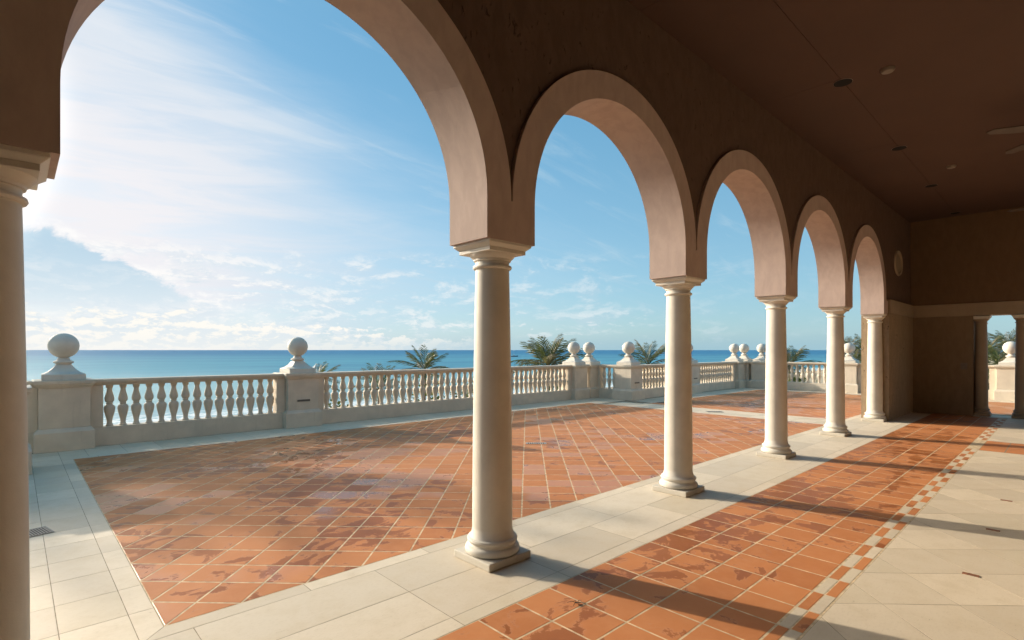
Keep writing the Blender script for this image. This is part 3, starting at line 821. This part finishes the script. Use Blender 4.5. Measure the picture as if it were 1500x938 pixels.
# ------------------------------------------------------------------ palms and shrubs
def frond_mesh(seed, L=2.5, droop=1.0, dens=30):
    r = random.Random(seed); mb = MB()
    def at(u): return Vector((L * (u - .10 * droop * u ** 3), 0, -L * (.42 * droop) * u ** 2.2))
    mb.tube([at(i / 8) for i in range(9)], [.03 * (1 - i / 8.6) for i in range(9)], 4)
    for i in range(dens):
        u = .10 + .90 * (i + r.uniform(-.3, .3)) / dens; u = min(max(u, .08), .995)
        p = at(u); tng = (at(min(1, u + .02)) - at(u - .02)).normalized()
        ll = L * .34 * (math.sin(math.pi * (.18 + .78 * u)) ** .7) * r.uniform(.8, 1.12)
        for s in (-1, 1):
            if r.random() < .07: continue
            side = Vector((0, s, 0)); dn = r.uniform(.25, .75)
            d = (tng * r.uniform(.8, 1.15) + side * .70 - Vector((0, 0, dn * .45))).normalized()
            q1 = p + d * ll * .55; d2 = (d - Vector((0, 0, .75 * dn + .15))).normalized(); q2 = q1 + d2 * ll * .5
            wv = tng * (.034 * L / 2.5)
            mb.poly([p - wv * .6, p + wv * .6, q1 + wv, q1 - wv, q2], [(0, 1, 2, 3), (3, 2, 4)])
    return mb.mesh('frond', M['frond'])
FR = [frond_mesh(1, droop=.6, dens=24), frond_mesh(2, droop=1.0, dens=24), frond_mesh(3, droop=1.35, dens=22)]
def palm(label, x, y, zc, scale=1.0, n=22, seed=0, lean=.4, wind=0.0, up=1.0):
    r = random.Random(seed + 50)
    g = -5.55 if y < 45 else -5.75
    t = thing('palm_tree', label, 'palm', (x, y, g), 0, 'coconut palms below the terrace')
    H = zc - g; lx, ly = r.uniform(-lean, lean), r.uniform(-lean, lean)
    pts = [(lx * (1 - i / 7) ** 2 * 1.0 - 0, ly * (1 - i / 7) ** 2, -.3 + (H + .3) * i / 7) for i in range(8)]
    mb = MB(); mb.tube(pts, [.19, .15, .135, .125, .12, .115, .11, .13], 9)
    part(mb, 'trunk', M['trunk'], t, smooth=50)
    for i in range(n):
        u = i / (n - 1)
        elev = R(78 - 108 * u ** 1.1 * up) + r.uniform(-.12, .12); a = i * 2.39996 + r.uniform(-.25, .25)
        sc = scale * (r.uniform(.85, 1.08)) * (.8 + .3 * math.sin(math.pi * min(1, u * 1.1)))
        m = Matrix.Translation((0, 0, H)) @ Matrix.Rotation(a, 4, 'Z') @ Matrix.Rotation(-elev, 4, 'Y') @ Matrix.Rotation(r.uniform(-.5, .5), 4, 'X') @ Matrix.Translation((.08, 0, 0)) @ Matrix.Diagonal((sc, sc, sc, 1))
        o = link('frond', FR[0 if u < .35 else (1 if u < .7 else 2)], t); o.matrix_local = m
    return t
def spot(px, d):
    """a place d metres ahead of the camera plane, in the direction of column px of a 1500 px wide view"""
    r = (px - 750) / 773.9 * d
    return r * CAMY + d * CAMX, -r * CAMX + d * CAMY
PALMS = [
    ('spreading green palm rising above the longest balustrade, left of the nearest whole column', 622, 40, -.1, .95, 24, 1),
    ('bushy dry palm against the sea beside the paired balls', 803, 36, .35, 1.2, 34, 4),
    ('upright green palm beside the ball on the stepped corner', 950, 38, .45, .92, 22, 3),
    ('dark palm just right of the middle column', 1157, 42, .2, .95, 24, 5),
    ('low palm with its tips just above the rail right of the second ball', 463, 36, -.75, .80, 20, 6),
    ('palm hidden behind the longest balustrade, only frond tips above the rail', 556, 38, -1.35, .95, 20, 7),
    ('palm behind the far corner, only leaf tips above the rail', 1058, 46, -1.35, .9, 18, 8),
    ('small palm right behind the ball between the last two columns', 1243, 60, 1.7, .70, 20, 9),
    ('palm half hidden by the coral wall edge near the last column', 1264, 58, 1.3, 1.0, 26, 10),
    ('low bushy palm between the last two columns', 1256, 50, .2, .8, 24, 11),
    ('palm at the left of the view through the end opening', 1446, 52, 1.2, 1.0, 24, 12),
    ('palm behind the whole ball in the end opening', 1478, 56, 1.7, 1.1, 26, 13),
    ('thick palm between the first two in the end opening', 1462, 46, .35, 1.0, 26, 14),
]
for lab, px, d, zc, sc, n, sd in PALMS:
    x, y = spot(px, d); palm(lab, x, y, zc, sc, n, sd)
# palms on the sunward side, left of the picture: their shade falls across the terrace
for i, (sx, sy, z, sc) in enumerate([(1.6, 8.9, 5.2, 1.0), (-.9, 10.6, 6.0, 1.05), (3.0, 12.8, 6.4, .9)]):
    L = z / math.tan(SUN_EL)
    palm(['tall palm left of the frame, shading the near terrace', 'tall palm left of the frame, shading the left slabs', 'tall palm left of the frame, shading the terrace middle'][i],
         sx - .29 * L, sy + .957 * L, z, sc, 20, 30 + i)

def shrub(label, x, y, g, rx, ry, rz, n, seed):
    r = random.Random(seed); t = thing('shrub', label, 'shrub', (x, y, g), 0, 'sea grape shrubs below the terrace')
    mb = MB(); br = MB()
    clumps = [(r.uniform(-rx, rx) * .75, r.uniform(-ry, ry) * .75, rz * r.uniform(.45, 1.0), r.uniform(.28, .5)) for _ in range(14)]
    for cx, cy, cz, cr in clumps:
        br.tube([(cx * .2, cy * .2, 0), (cx * .7, cy * .7, cz * .5), (cx, cy, cz)], [.05, .03, .012], 5)
        for _ in range(n // 14):
            v = Vector((r.gauss(0, 1), r.gauss(0, 1), r.gauss(0, 1))).normalized() * cr * r.uniform(.5, 1.0) * max(rx, .8)
            p = Vector((cx, cy, cz)) + v * Vector((1, 1, .8)).length / 1.6
            u = Vector((r.gauss(0, 1), r.gauss(0, 1), r.gauss(0, .6))).normalized(); w = u.cross(Vector((r.gauss(0, 1), r.gauss(0, 1), r.gauss(0, 1)))).normalized()
            s = r.uniform(.05, .10)
            mb.poly([p - u * s, p + w * s * .7, p + u * s, p - w * s * .7], [(0, 1, 2, 3)])
    part(br, 'stem', M['trunk'], t); part(mb, 'foliage', M['shrub'], t)
SH = [('yellow green shrub showing through the balusters left of the paired balls', 15.0, 19.5, 5.4), ('shrub glowing through the fine balusters behind the second column', 19.0, 16.0, 5.6),
      ('shrub behind the fine balusters left of the three close balls', 24.5, 15.0, 5.8), ('shrub behind the far balustrade between the slim columns', 28.0, 9.5, 6.1),
      ('shrub behind the far balustrade near the last two columns', 28.5, 5.0, 6.3), ('dark shrub under the palms in the end opening', 34.0, 2.6, 7.0), ('leafy shrub below the longest balustrade', 9.5, 20.5, 4.7)]
for i, (lab, x, y, h) in enumerate(SH): shrub(lab, x, y, -5.55, 2.0, 1.8, h, 2600, 70 + i)

# ------------------------------------------------------------------ a boat on the water
x, y = spot(753.5, 600)
t = thing('boat', 'tiny dark boat on the sea just right of the nearest whole column', 'boat', (x, y, SEA_Z), YAW - R(90))
hull = [(-3.9, 0, .9), (-3.9, -1.1, .8), (1.5, -1.2, .9), (4.2, 0, 1.4), (1.5, 1.2, .9), (-3.9, 1.1, .8)]
lowr = [(-3.7, 0, -.2), (-3.7, -.8, -.2), (1.3, -.9, -.2), (3.6, 0, -.2), (1.3, .9, -.2), (-3.7, .8, -.2)]
part(MB().poly(hull + lowr, [tuple(range(6)), tuple(reversed(range(6, 12)))] + [(i, (i + 1) % 6, (i + 1) % 6 + 6, i + 6) for i in range(6)]), 'hull', M['hull'], t)
part(MB().box(-2.2, .8, -.8, .8, .9, 2.1).box(-2.0, .5, -.7, .7, 2.1, 2.2), 'cabin', M['boat_white'], t)
part(MB().tube([(-.5, 0, 2.1), (-.5, 0, 7.5)], .05, 6), 'mast', M['boat_white'], t)
